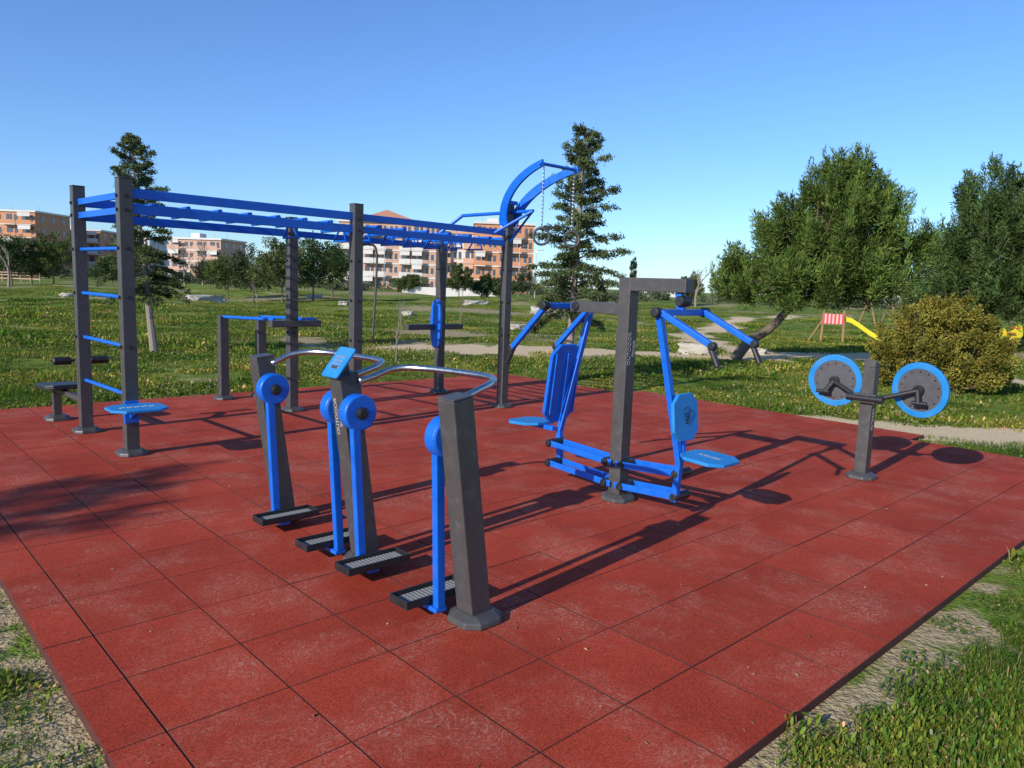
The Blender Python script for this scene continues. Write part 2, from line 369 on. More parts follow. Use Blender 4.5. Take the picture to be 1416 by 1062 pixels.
cc=Vector((2.32,3.68,0))+RY(-th)@Vector((-PW*1.08/2-.001,0,.90)); text('post_lettering',e,'OUTDOOR\nfitness',.042,cc,RY(-th)@RZ(-90)@RX(90)@RZ(90),M_white)

# ---------------------------------------------------------------- chest press / pull station
e=empty('double_chest_press_machine',4.59,3.62)
g=MB(); g.box((0,0,.88),(PW,PW,1.72)); foot(g,0,0)
g.box((0,-.245,1.69),(PW-.006,.49+PW-.002,.10)); 
g.bar((0,.05,1.50),(0,.56,1.50),.09,.09)
g.make('post_and_arms',e,M_grey,.006)
fr=MB(); kn=MB(); gp=MB()
def knob(x,y,z,ax='x',r=.03,L=.05):
    d=Vector((L/2,0,0)) if ax=='x' else Vector((0,L/2,0)); p=Vector((x,y,z))
    kn.tube([p-d,p-d*.8,p+d*.8,p+d],[r*.8,r,r,r*.8],16)
def side(sg,bb,ybot,ycross,grip_y,grip_z):
    fr.bar((-.29,ycross,1.50),(.29,ycross,1.50),.045,.045)
    fr.bar((0,sg*.46,1.64 if sg<0 else 1.50),(0,ycross,1.50),.05,.05)
    knob(-.30,ycross,1.50,'x',.036,.07); knob(.30,ycross,1.50,'x',.036,.07); knob(0,sg*.50,1.58 if sg<0 else 1.5,'x',.04,.12)
    for x in(-.27,.27):
        fr.bar((x,ycross,1.51),(x,grip_y,grip_z),.042,.042)
        gp.tube([(x,grip_y-sg*.03,grip_z+.02),(x,grip_y+sg*.05,grip_z-.13)],.02,12)
        knob(x,grip_y,grip_z,'x',.028,.05)
    fr.bar((bb,ycross,1.50),(bb*.25,ybot,.42),.045,.05,up=(1,0,0))
    fr.bar((bb*.25,ybot,.44),(bb*.25,ybot-sg*.02,.13),.045,.05,up=(1,0,0))
    for z0,z1 in((.30,.335),(.13,.165)):
        for x in(-.075,.075):
            fr.bar((x,sg*.02,z0),(x,ybot-sg*.02,z1),.018,.05)
        knob(0,sg*.08,z0,'x',.033,.20); knob(0,ybot-sg*.02,z1,'x',.033,.20)
side(-1,-.27,-.60,-.49,-.93,1.30)
side(1,.27,.72,.60,1.0,1.12)
kn.make('joint_caps',e,M_black,.003); gp.make('hand_grips',e,M_black)
fr.bar((0,-.60,.45),(0,-.80,.45),.05,.04); fr.bar((-.06,-.58,.80),(-.03,-.60,.45),.045,.04,up=(1,0,0))
fr.bar((0,.72,.45),(0,.98,.45),.05,.04)
fr.make('blue_frame',e,M_blue,.006)
s=MB(); s.plate(octo(.36,.36,.08),.025,(0,-.80,.485),RX(3)); s.plate(octo(.36,.36,.08),.025,(0,1.0,.47),RX(-3)); s.make('seats',e,M_cyan,.005)
s=MB(); s.plate(octo(.30,.34,.07),.03,(-.06,-.615,.76),RX(90)@RX(-6)); s.make('short_backrest',e,M_cyan,.006)
s=MB(); s.plate(octo(.36,.68,.09),.035,(.05,.70,.84),RX(90)@RX(8)); s.make('tall_backrest',e,M_blue,.008)
s=MB()
for x in(-.09,0.05,.19): s.bar((x,.675+.02,.58),(x,.63+.005,1.1),.012,.012)
s.make('backrest_ribs',e,M_blue,.002)
text('post_lettering',e,'OUTDOOR\nfitness',.05,Vector((0,-PW/2-.001,1.2)),RX(90)@RZ(90),M_white)
text('seat_print',e,'FITNESS',.05,Vector((0,-.80,.499)),RX(3)@RZ(-90),M_white)
rr_=MB(); 
for i in range(3): rr_.torus((-.06,-.635-.001*i,.80-.035*i),.035-.01*i,.0025,RX(84),20,5)
rr_.make('backrest_print',e,M_black)

# ---------------------------------------------------------------- tai chi wheels
e=empty('tai_chi_wheel_station',7.04,2.72)
g=MB(); g.box((0,0,.52),(PW*.95,PW*.95,1.02)); foot(g,0,0)
w=PW*.475; g.add([(-w,-w,1.03),(w,-w,1.03),(w,w,1.03),(-w,w,1.03),(-w,-w,1.10),(w,-w,1.06),(w,w,1.06),(-w,w,1.10)],[(0,3,2,1),(4,5,6,7),(0,1,5,4),(1,2,6,5),(2,3,7,6),(3,0,4,7)])
g.box((-.075,0,.75),(.07,.20,.08))
g.make('post',e,M_grey,.005)
bk=MB(); dk=MB(); rb=MB(); bo=MB()
for y,tz in((.33,8),(-.42,-8)):
    M=RZ(tz)@RY(-90-6)
    c=Vector((.02,y,.87)); n=M@Vector((0,0,1))
    dk.tube([c-n*.012,c+n*.012],.195,48)
    m=56; vs=[];fs=[]
    for i in range(m):
        t=2*math.pi*i/m
        for rr,zz in((.19,-.016),(.245,-.016),(.245,.016),(.19,.016)):
            vs.append(M@Vector((rr*math.cos(t),rr*math.sin(t),zz))+c)
        for j in range(4): fs.append((i*4+j,((i+1)%m)*4+j,((i+1)%m)*4+(j+1)%4,i*4+(j+1)%4))
    rb.add(vs,fs)
    for i in range(14):
        t=2*math.pi*i/14; p=M@Vector((.165*math.cos(t),.165*math.sin(t),0))+c; bo.tube([p,p+n*.018],.007,8)
    bk.tube([c,c+n*.05],.045,20); bk.tube([c+n*.05,Vector((-.07,y*.25,.755))],.02,12)
    bk.tube([c+n*.045,c+n*.07+Vector((-.02,-.03 if y<0 else .06,-.10))],.024,12)
    bk.tube([c+n*.07+Vector((-.02,-.10 if y<0 else .14,-.10)),c+n*.07+Vector((-.02,.02,-.10))],.018,12)
bk.tube([(-.09,-.16,.75),(-.09,.16,.75)],.035,16)
bk.make('handles_and_axles',e,M_black,.002); dk.make('wheel_faces',e,M_disc,.002); rb.make('wheel_rims',e,M_cyan,.004); bo.make('wheel_bolts',e,M_black)
text('post_lettering',e,'OUTDOOR',.04,Vector((0,-PW*.475-.001,.55)),RX(90)@RZ(90),M_white)

# ---------------------------------------------------------------- ground sheet
def axis(lo,hi,step):
    c=list(np.arange(lo,hi,step)); s=step; x=c[-1]
    while x<1800: s*=1.13; x+=s; c.append(x)
    s=step; x=c[0]
    while x>-1800: s*=1.13; x-=s; c.insert(0,x)
    return np.array(c)
X=axis(-3,24,.16); Y=axis(-3,24,.16)
XX,YY=np.meshgrid(X,Y,indexing='ij'); bb=XX.ravel(); aa=YY.ravel()
wx=bb*CA-aa*SA; wy=bb*SA+aa*CA; wz=gh(wx,wy)
def polydist(b,a,pts):
    d=np.full(b.shape,1e9)
    for (b0,a0),(b1,a1) in zip(pts[:-1],pts[1:]):
        vx,vy=b1-b0,a1-a0; L=vx*vx+vy*vy; t=np.clip(((b-b0)*vx+(a-a0)*vy)/L,0,1)
        d=np.minimum(d,np.hypot(b-b0-t*vx,a-a0-t*vy))
    return d
paths=[([(12.2,15.6),(13.4,14.6),(14.8,13.2),(16.5,11.6)],1.1),([(16.5,11.6),(19,10.2),(22,9.5),(27,8)],.6),
       ([(9.8,4.4),(10.3,3.6),(10.9,2.7),(12.4,1.6),(15,.2),(22,-2)],.46),
       ([(22,9.5),(20,6.5),(19,4.2),(20,1)],.55),
       ([(19,10.2),(24,16),(34,21),(60,30)],.6)]
def pathd(b,a):
    v=np.full(b.shape,1e9)
    for p,w in paths: v=np.minimum(v,polydist(b,a,p)-w*(1+.35*np.sin(b*1.7+a*.9)+.2*np.sin(b*4.1-a*3.3)))
    return v
def pathmask(b,a): return np.clip(1.0-pathd(b,a)/.45,0,1)
def matdist(b,a):
    return np.hypot(np.maximum(np.maximum(.65-b,b-MATB1),0),np.maximum(np.maximum(1.23-a,a-MATA),0))
def soilmask(b,a):
    md=matdist(b,a); v=np.clip(1-(md-.06)/.46,0,1)*.58
    near=np.clip(1-np.hypot(b-1,a-1)/4.0,0,1)*.46
    far=.80*np.clip(np.sin(b*.19+2)*np.sin(a*.23+.5)+.4*np.sin(b*.6+a*.5)+.3*np.sin(b*1.3-a*.9)-.10,0,1)*(md>1.5)
    return v*np.where(b<.7,1,np.where(a<1.3,.85,.3))+near+far+.05
me=bpy.data.meshes.new('ground'); nx,ny=len(X),len(Y)
me.vertices.add(nx*ny); me.vertices.foreach_set('co',np.column_stack([wx,wy,wz]).ravel())
ii,jj=np.meshgrid(np.arange(nx-1),np.arange(ny-1),indexing='ij'); k=(ii*ny+jj).ravel()
F=np.column_stack([k,k+ny,k+ny+1,k+1])
def setfaces(me,F):
    n,c=F.shape; me.loops.add(n*c); me.loops.foreach_set('vertex_index',F.ravel().astype(np.int32))
    me.polygons.add(n); me.polygons.foreach_set('loop_start',np.arange(0,n*c,c,dtype=np.int32)); me.update(calc_edges=True); me.validate()
setfaces(me,F)
for nm,vals in(('soil',soilmask(bb,aa)),('path',pathmask(bb,aa))):
    at=me.attributes.new(nm,'FLOAT','POINT'); at.data.foreach_set('value',vals.astype(np.float32))
o=obj('ground',me,None,M_gr,True)

# ---------------------------------------------------------------- foliage helpers
def leafmesh(name,C,D,L,Wd,col,parent,mat):
    n=len(C); D=D/np.linalg.norm(D,axis=1,keepdims=True)
    R=rng.normal(size=(n,3)); Sd=np.cross(D,R); Sd/=np.linalg.norm(Sd,axis=1,keepdims=True)
    L=np.broadcast_to(L,(n,))[:,None]; Wd=np.broadcast_to(Wd,(n,))[:,None]
    v=np.stack([C-D*L*.5,C+Sd*Wd*.5,C+D*L*.5,C-Sd*Wd*.5],1).reshape(-1,3)
    me=bpy.data.meshes.new(name); me.vertices.add(4*n); me.vertices.foreach_set('co',v.ravel())
    setfaces(me,np.arange(4*n).reshape(n,4))
    ca=me.attributes.new('Col','FLOAT_COLOR','POINT')
    cc=np.repeat(np.column_stack([col,np.ones(n)]),4,axis=0); ca.data.foreach_set('color',cc.ravel().astype(np.float32))
    return obj(name,me,parent,mat)
def cedar(name,world,h,zb,rad,seed,col=(.11,.14,.055),lean=0.):
    global rng; rng=np.random.default_rng(seed)
    e=empty(name,world=Vector(world),rot=0)
    tb=MB(); tp=[]
    for i in range(9):
        t=i/8; tp.append(Vector((lean*t+.05*math.sin(3*t+seed),.05*math.sin(4*t+seed*2),h*t)))
    tb.tube(tp,[.075*(1-.85*i/8)*h/4.4+.006 for i in range(9)],9)
    C=[];D=[];K=[]
    nb=84
    for i in range(nb):
        t=(i+rng.random())/nb; z=zb+(h*.985-zb)*t
        k=min(7.99,z/h*8); p0=tp[int(k)].lerp(tp[min(8,int(k)+1)],k-int(k))
        az=i*2.4+rng.normal()*.4; L=rad*((1-t)**.7*.92+.09)*rng.uniform(.5,1.3)
        if t<.10: L*=.75
        d=np.array([math.cos(az),math.sin(az),0]); up=rng.uniform(.1,.4)+.45*t; dr=rng.uniform(.35,.8)*(1-t)
        P=lambda s:np.array(p0)+d*L*s+np.array([0,0,1])*L*(up*s-dr*s*s)
        tb.tube([P(s) for s in(0,.35,.7,1)],[.02*(1-t)+.006,.012,.008,.003],5,False)
        side_=np.array([-d[1],d[0],0])
        nt_=int(6+L*16); bc_=rng.uniform(.6,1.35)
        for q in range(nt_):
            s=rng.uniform(.12,1.0); sl=L*.36*(1.15-s)*rng.uniform(.4,1.2)+.05; sg=rng.choice([-1,1])
            q0=P(s); q1=q0+(side_*sg*.8+d*.7)*sl+np.array([0,0,-.25*sl])
            m=int(22+sl*80)
            u=rng.random(m)[:,None]; C.append(q0*(1-u)+q1*u+rng.normal(size=(m,3))*.026)
            D.append((q1-q0)/sl*.4+rng.normal(size=(m,3))*.6+np.array([0,0,.3])); K.append(np.full(m,bc_)*rng.uniform(.75,1.3,m))
    C=np.vstack(C);D=np.vstack(D);K=np.concatenate(K)
    base=np.array(col); cc=base[None]*K[:,None]; cc[:,0]*=rng.uniform(.8,1.25,len(cc))
    tb.make('trunk_and_branches',e,M_bark2); leafmesh('needles',C,D,rng.uniform(.04,.085,len(C)),.02,cc,e,M_leaf)
    return e
def lobetree(name,world,view,lobes,ncl,cr,per,ll,lw,col,trunk=None,seed=1,bark=None,up=.6,shell=.45,trad=.12,dirb=.35,flat=.8,limb=5,radial=.8,tips=0.,kv=(.6,1.45)):
    global rng; rng=np.random.default_rng(seed)
    e=empty(name,world=Vector(world),rot=math.atan2(view[1],view[0]))
    tb=MB()
    vol=np.array([l[3]*l[4]*l[5] for l in lobes])**.75; vol/=vol.sum()
    C=[];D=[];K=[]
    if trunk: tb.tube(smoothpath(trunk,4),list(np.linspace(trad,trad*.35,4*(len(trunk)-1)+1)),9)
    root=Vector(trunk[-2]) if trunk else Vector((0,0,.1))
    for i in range(ncl):
        l=lobes[rng.choice(len(lobes),p=vol)]
        v=rng.normal(size=3); v/=np.linalg.norm(v); rr=shell+(1.06-shell)*rng.random()**.6
        r=cr*rng.uniform(.55,1.4); tip=rng.random()<tips; upk=up
        if tip: v[2]=abs(v[2])*.8; rr=rng.uniform(1.05,1.25); r=cr*rng.uniform(.4,.6); upk=up*2.2
        c=np.array([l[0],l[1],l[2]])+v*rr*np.array([l[3],l[4],l[5]])
        if c[2]<.15: c[2]=.15+rng.random()*.2
        m=int(per*(r/cr)**2)
        g_=rng.normal(size=(m,3)); g_/=np.linalg.norm(g_,axis=1,keepdims=True); gd=g_.copy(); g_*=(rng.random(m)**.5)[:,None]
        tilt=np.array([v[0]*.6,v[1]*.6,upk]) 
        u_=(rng.random(m)**2)[:,None]
        off=g_*np.array([1,1,flat])*r*(1-.6*u_)+tilt*u_*r*1.3
        C.append(c+off); D.append(gd*radial+tilt*dirb+rng.normal(size=(m,3))*.4)
        K.append(rng.uniform(*kv)*rng.uniform(.7,1.3,m))
        if i%limb==0:
            mid=root.lerp(Vector(c),.5)+Vector((0,0,-.12)); tb.tube([root,mid,Vector(c)],[trad*.35,trad*.2,.01],5,False)
    C=np.vstack(C);D=np.vstack(D);K=np.concatenate(K); base=np.array(col); cc=base[None]*K[:,None]
    cc[:,0]*=rng.uniform(.75,1.3,len(cc))
    tb.make('trunk_and_limbs',e,bark or M_bark); leafmesh('foliage',C,D,rng.uniform(ll*.6,ll*1.3,len(C)),lw,cc,e,M_leaf)
    return e
def rightvec(p): 
    d=math.hypot(p[0],p[1]); return (p[1]/d,-p[0]/d)
def gp_(b,a): p=W(b,a); p.z=GZ(p.x,p.y); return p
def gw(x,y): return Vector((x,y,GZ(x,y)))

cedar('cedar_tree',gp_(5.28,16.75),4.5,1.15,.95,3,lean=-.35)
cedar('cedar_tree',gp_(10.06,9.15),4.5,1.15,1.0,11,(.10,.135,.055))
p=gp_(17.34,10.14)
lobetree('pine_tree',p,rightvec(p),[(2.2,0,3.2,1.45,1.4,1.1),(1.5,-.2,1.95,1.8,1.5,.62),(.05,0,1.95,.75,.8,.5),(2.15,0,4.1,.85,.9,.75),(3.55,0,2.85,.65,.8,.42),(1.2,.1,3.0,.8,.8,.65),(2.8,0,2.1,1.1,1.1,.6),(2.3,0,4.75,.28,.28,.35),(3.0,0,3.7,.6,.6,.4)],
   760,.25,210,.14,.024,(.10,.15,.034),[(0,0,0),(.35,0,.5),(.95,0,1.0),(1.7,0,2.2),(2.2,0,3.6)],5,up=1.3,trad=.15,shell=.3,limb=10,dirb=.5,radial=1.,tips=.22,kv=(.45,1.6))
p=gp_(31.2,8.5)
lobetree('pine_tree',p,rightvec(p),[(.6,0,3.5,2.1,2.2,1.6),(.2,0,4.9,1.2,1.3,1.2),(-1.4,0,3.0,.8,1.1,1.2),(2.4,0,3.4,1.5,1.5,1.4),(.4,-.5,1.9,2.3,2.0,.9),(.1,0,6.0,.35,.35,.5)],
   700,.34,170,.19,.038,(.07,.11,.034),[(0,0,0),(0,0,1),(.2,0,2.4),(.3,0,4)],6,up=1.3,trad=.2,shell=.3,limb=10,dirb=.5,radial=1.,tips=.22,kv=(.45,1.6))
p=gp_(15.4,4.75)
lobetree('round_shrub',p,rightvec(p),[(0,0,.85,.95,.9,.75),(-.5,0,.6,.7,.7,.55),(.55,0,.65,.65,.7,.6),(.1,0,1.35,.55,.5,.4)],
   340,.14,140,.055,.03,(.20,.18,.035),[(0,0,0),(0,0,.2),(0,0,.5)],8,up=.8,trad=.05)
p=gp_(-9.6,5.0)
lobetree('pine_tree',p,(1,0),[(0,0,3.6,1.3,1.1,1.0),(0,0,4.6,.8,.7,.6),(-.8,.5,3.2,.8,.8,.5)],110,.24,60,.14,.04,(.08,.11,.03),[(0,0,0),(0,0,1),(0,0,2),(0,0,4)],15,trad=.14)

def fartree(name,x,y,wd,ht,col=(.05,.075,.028),n=60,seed=0,trunkh=None,leaf=.35):
    p=gw(x,y); th=trunkh if trunkh is not None else ht*.15
    rs=np.random.default_rng(seed)
    j=lambda s:rs.uniform(-s,s)
    lob=[(j(.05)*wd,0,th+(ht-th)*.48,wd*.40,wd*.4,(ht-th)*.42),(-wd*(.2+j(.08)),0,th+(ht-th)*(.42+j(.1)),wd*.3,wd*.3,(ht-th)*.3),(wd*(.2+j(.08)),0,th+(ht-th)*(.5+j(.1)),wd*.28,wd*.3,(ht-th)*.32),(wd*j(.12),0,th+(ht-th)*.75,wd*.25,wd*.25,(ht-th)*.26)]
    lobetree(name,p,rightvec(p),lob,n,wd*.115,70,leaf,leaf*.4,col,[(0,0,0),(0,0,th*.6),(0,0,th+ht*.1),(0,0,ht*.6)],seed,trad=.02*ht,up=.6,shell=.3,limb=12)
K=1/1045.
def at_(u,Yd): return (u-708)*K*Yd
specs=[(10,70,5.0,4.8,0),(68,72,4.4,4.8,1),(38,78,4.6,3.6,2),(-40,75,6,6,3),(150,80,4,3.0,4),
 (310,62,3.8,3.6,5),(345,58,3.8,4.2,6),(385,55,4.4,4.7,7),(428,57,5.0,4.6,8),(455,66,4.0,4.4,9),
 (285,85,4,3.3,10),(630,80,2.8,3.6,11),(665,82,3.0,2.8,12),(690,88,2.6,3.0,13),(720,95,3.5,3.2,14),
 (948,85,3.2,3.8,15),(1000,100,5,4,16),(1265,75,3.2,3.8,19),(1300,90,6,5,20),(560,100,3,2.6,21)]
for u,yd,wd,ht,sd in specs:
    c=[(.06,.095,.036),(.085,.12,.036),(.07,.09,.045),(.095,.115,.04)][sd%4]
    fartree('oak_tree' if sd%3==2 else 'stone_pine_tree',at_(u,yd),yd,wd,ht,col=c,n=110,seed=40+sd,leaf=.2)
p=gw(at_(869,75),75)
lobetree('cypress_tree',p,rightvec(p),[(0,0,1.3,.42,.42,1.3),(0,0,2.9,.36,.36,1.4),(0,0,4.2,.18,.18,.9)],130,.16,70,.14,.05,(.05,.075,.03),[(0,0,0),(0,0,1),(0,0,2),(0,0,4)],70,up=1.,trad=.08)
grg=np.random.default_rng(5); C=[];D=[];Kc=[]
for i in range(420):
    u=grg.uniform(-250,1750); yd=grg.uniform(105,150); x=at_(u,yd); z=GZ(x,yd)
    hh=.9+1.2*abs(math.sin(u*.013)+.4*math.sin(u*.047)); m=120; r=grg.uniform(.8,1.6)
    if 750<u<1200: hh*=.6
    g_=grg.normal(size=(m,3)); g_/=np.linalg.norm(g_,axis=1,keepdims=True); g_*=(grg.random(m)**.4)[:,None]
    C.append(np.array([x,yd,z+hh*grg.uniform(.2,1)])+g_*np.array([r,r,.7])); D.append(g_+grg.normal(size=(m,3))*.5+np.array([0,0,.5])); Kc.append(grg.uniform(.6,1.5)*grg.uniform(.7,1.3,m))
C=np.vstack(C);D=np.vstack(D);Kc=np.concatenate(Kc)
leafmesh('distant_tree_belt',C,D,.45,.18,np.array([.085,.105,.055])[None]*Kc[:,None],None,M_leaf)

def baretree(name,world,h,seed,r0=.03,spread=.5,depth=4):
    rn=random.Random(seed); e=empty(name,world=Vector(world),rot=0); tb=MB()
    def br(p,d,L,r,k):
        q=p+d*L; mid=p+d*L*.5+Vector((rn.uniform(-1,1),rn.uniform(-1,1),0))*L*.05
        tb.tube([p,mid,q],[r,r*.85,r*.65],5,False)
        if k==0: return
        for i in range(rn.choice([2,3,3])):
            nd=(d+Vector((rn.uniform(-1,1),rn.uniform(-1,1),rn.uniform(-.1,.5)))*spread).normalized()
            br(p+d*L*rn.uniform(.55,1),nd,L*rn.uniform(.55,.8),r*.55,k-1)
    br(Vector((0,0,0)),Vector((0,0,1)),h*.38,r0,depth); tb.make('bare_branches',e,M_bark2); return e
baretree('bare_tree',gw(at_(958,72),72),4.6,3,.12,.55,5)
baretree('bare_tree',gw(at_(250,95),95),6.0,4,.14,.55,5)
baretree('bare_tree',gw(at_(275,100),100),6.5,14,.14,.55,5)
baretree('bare_tree',gw(at_(5,60),60),4.5,24,.12,.55,5)
baretree('young_sapling',gp_(9.0,13.2),1.7,5,.015,.35,3)
baretree('young_sapling',gw(at_(632,26),26),1.9,6,.015,.4,3)
baretree('young_sapling',gw(at_(350,38),38),2.0,9,.02,.4,3)

# ---------------------------------------------------------------- rocks
def rock(x,y,sx,sy,sz,seed):
    import bmesh
    bm=bmesh.new(); bmesh.ops.create_icosphere(bm,subdivisions=3,radius=1); rn=np.random.default_rng(seed); ph=rn.uniform(0,6,6)
    for v in bm.verts:
        c=v.co; f=1+.16*math.sin(3*c.x+ph[0])*math.cos(4*c.y+ph[1])+.09*math.sin(7*c.z+6*c.x+ph[2])+.05*math.sin(13*c.y+ph[3])
        c=Vector((max(-.75,min(.75,c.x)),max(-.75,min(.75,c.y)),max(-.6,min(.6,c.z))))*f; v.co=Vector((c.x*sx,c.y*sy,c.z*sz))
    me=bpy.data.meshes.new('rock'); bm.to_mesh(me); bm.free(); o=obj('limestone_boulder',me,None,M_rock); o.location=(x,y,GZ(x,y)+sz*.45); o.rotation_euler=(0,0,seed); return o
for i,(u,yd,sx,sy,sz) in enumerate([(275,52,1.6,.8,.5),(300,55,.6,.5,.35),(745,45,.8,.6,.45),(770,50,1.0,.5,.4),(850,60,1.2,.6,.45),(965,20.5,.6,.35,.28),(712,30,.5,.4,.2),(470,48,.7,.4,.25),(1050,21.5,.3,.25,.15),(655,60,1.2,.5,.35),(560,38,.5,.3,.2),(920,44,.6,.4,.3),(430,62,.8,.5,.3),(88,40,.5,.4,.2)]):
    rock(at_(u,yd),yd,sx,sy,sz,i+1)

# ---------------------------------------------------------------- playground
p=gp_(29.2,12.9); rv=rightvec(p); e=empty('playground_slide_tower',world=p,rot=math.atan2(rv[1],rv[0])); e.scale=(.88,.88,.88)
g=MB()
for x in(-.45,.45):
    for y in(-.4,.4): g.bar((x,y,0),(x*.9,y*.9,1.45),.09,.09)
g.box((0,0,.85),(1.0,.9,.06)); g.bar((-1.0,-.4,0),(-.45,-.4,1.0),.08,.06); g.bar((-1.0,.4,0),(-.45,.4,1.0),.08,.06)
for k in range(4): g.bar((-.9+.12*k,-.4,.2+.2*k),(-.9+.12*k,.4,.2+.2*k),.05,.05)
g.make('wood_frame',e,M_wood,.01)
s=MB()
for k in range(6): s.box((-.4+.155*k,-.44,1.08),(.08,.02,.45))
s.make('red_slats',e,M_red)
s=MB()
for k in range(5): s.box((-.32+.155*k,-.44,1.08),(.075,.018,.42))
s.make('pale_slats',e,M_pinkstripe)
s=MB(); pts=smoothpath([(.45,0,1.02),(.8,0,.92),(1.6,0,.40),(2.1,0,.2),(2.6,0,.17)],5)
vs=[];fs=[]
prof=[(-.27,.17),(-.25,.17),(-.22,.0),(.22,.0),(.25,.17),(.27,.17),(.24,-.03),(-.24,-.03)]
for i,q in enumerate(pts): vs+=[(q.x,yy,q.z+zz) for yy,zz in prof]
for i in range(len(pts)-1): fs+=[(i*8+j,i*8+(j+1)%8,(i+1)*8+(j+1)%8,(i+1)*8+j) for j in range(8)]
s.add(vs,fs); s.make('slide_chute',e,M_yellow)
p=gw(at_(1213,48),48); e=empty('swing_frame',world=p,rot=.5); g=MB()
for x in(-1.1,1.1):
    for y in(-.7,.7): g.tube([(x,y,0),(x*.95,0,2.0)],.05,8)
g.tube([(-1.3,0,2.0),(1.3,0,2.0)],.055,8); g.make('wood_frame',e,M_wood)
g=MB()
for x in(-.4,.4):
    for q in(-.2,.2): g.tube([(x+q,0,2.0),(x+q,0,.5)],.01,5)
    g.box((x,0,.5),(.45,.18,.04))
g.make('seats_and_chains',e,M_black)
p=gw(at_(1398,26),26); e=empty('spring_rider',world=p,rot=.2); g=MB()
g.tube([(.1*math.cos(t),.1*math.sin(t),.02+.035*t/1.2) for t in np.linspace(0,2*math.pi*2.2,50)],.018,6); g.make('spring',e,M_red)
g=MB(); g.plate([(-.45,0),(-.3,-.12),(.3,-.12),(.5,.1),(.42,.42),(.25,.5),(.15,.3),(-.15,.18),(-.3,.35),(-.5,.3)],.06,(0,0,.55),RX(90)); g.make('body_panel',e,M_yellow,.01)
g=MB(); g.box((-.05,0,.72),(.3,.26,.04)); g.tube([(.18,-.2,.9),(.18,.2,.9)],.02,8); g.tube([(.1,-.2,.5),(.1,.2,.5)],.02,8); g.make('seat_and_handle',e,M_red)

# ---------------------------------------------------------------- buildings
def wallmat(name,c): return paint(name,c,.9,.1,.35)
Mw_or=wallmat('orange_render',(.60,.27,.14)); Mw_pk=wallmat('pink_render',(.58,.35,.25)); Mw_wh=wallmat('cream_render',(.68,.63,.58))
M_win=paint('window_glass',(.09,.10,.13),.15,.0,3); M_roof=paint('terracotta_tiles',(.46,.22,.14),.85,.1,1.5)
def block(name,x0,x1,yd,depth,h,floors,bays,wall,trim,gable=False,rot=0.,balc=True,seed=0):
    rn=random.Random(seed); cx=(x0+x1)/2; w=x1-x0; e=empty(name,world=Vector((cx,yd,GZ(cx,yd)-.3)),rot=rot)
    m=MB(); m.box((0,depth/2,h/2),(w,depth,h)); m.make('walls',e,wall)
    t=MB(); wn=MB(); rl=MB(); fh=h/floors; bw=w/bays
    for f in range(floors):
        z=f*fh
        if f: t.box((0,-.06,z),(w+.1,.16,.28))
        for k in range(bays):
            x=-w/2+bw*(k+.5)
            if balc and (k%3!=1):
                if f:
                    t.box((x,-.75,z+.02),(bw*.92,1.4,.18)); rl.box((x,-1.42,z+.62),(bw*.92,.08,.95)) 
                wn.box((x-bw*.15,-.03,z+fh*.5),(bw*.36,.08,fh*.66)); wn.box((x+bw*.27,-.03,z+fh*.55),(bw*.2,.08,fh*.5))
                if rn.random()<.3: t.box((x,-1.36,z+fh*.8),(bw*.8,.06,fh*.3))
            else:
                wn.box((x-bw*.2,-.03,z+fh*.55),(bw*.22,.08,fh*.45)); wn.box((x+bw*.2,-.03,z+fh*.55),(bw*.22,.08,fh*.45))
                t.box((x-bw*.2,-.06,z+fh*.3),(bw*.3,.14,.12)); t.box((x+bw*.2,-.06,z+fh*.3),(bw*.3,.14,.12))
        for q in(-1,1):
            for k in range(3): wn.box((q*(w/2+.02),depth*(.2+.3*k),z+fh*.55),(.08,1.2,fh*.45))
    t.box((0,depth/2,h+.2),(w+.7,depth+.7,.42))
    t.box((-w*.2,depth*.5,h+1.0),(w*.18,3,1.3))
    for k in range(4): x=-w/2+w*(k+.5)/4; rl.tube([(x,depth*.5,h),(x,depth*.5,h+2.0)],.04,5)
    t.make('slabs_and_cornice',e,trim); wn.make('windows',e,M_win); rl.make('balcony_parapets',e,wall if seed%2 else trim)
    if gable:
        r=MB(); z=h+.42; r.add([(-w*.32,-1.2,z),(w*.32,-1.2,z),(w*.32,depth,z),(-w*.32,depth,z),(0,-1.2,z+2.2),(0,depth,z+2.2)],[(0,1,4),(2,3,5),(1,2,5,4),(3,0,4,5),(0,3,2,1)]); r.make('roof',e,M_roof)
block('apartment_building',-140,-114.0,180,14,15.0,5,7,Mw_or,Mw_wh,seed=1)
block('apartment_building',-123.5,-110,200,14,12.2,4,4,Mw_or,Mw_wh,seed=2,rot=.1)
block('apartment_building',-110,-104,215,12,11.3,4,2,Mw_wh,Mw_wh,seed=7)
block('apartment_building',-78,-66,170,12,9.6,4,4,Mw_pk,Mw_wh,seed=3,rot=-.1)
block('apartment_building',-37.5,-17,160,13,14.0,5,8,Mw_pk,Mw_wh,gable=True,seed=4)
block('apartment_building',-16.5,-9,164,13,12.6,4,3,Mw_wh,Mw_pk,seed=6)
block('apartment_building',-8.8,3.5,158,13,14.4,5,5,Mw_or,Mw_wh,seed=5,rot=.06)
block('low_house',90,103,190,10,5.5,2,4,Mw_wh,Mw_wh,seed=8,balc=False)
block('low_house',36,46,210,10,4.0,1,3,Mw_wh,Mw_wh,seed=9,balc=False)
mb=MB(); mb.box((-8,100,.4),(14,.3,1.2)); mb.make('boundary_wall',None,Mw_wh)
mb=MB()
for k in range(26): mb.tube([(-83+k*1.1,88,-.2),(-83+k*1.1,88,1.1)],.05,5)
for z in(.35,.75,1.05): mb.bar((-83,88,z),(-55.5,88,z),.04,.12)
mb.make('playfield_fence',None,Mw_pk)
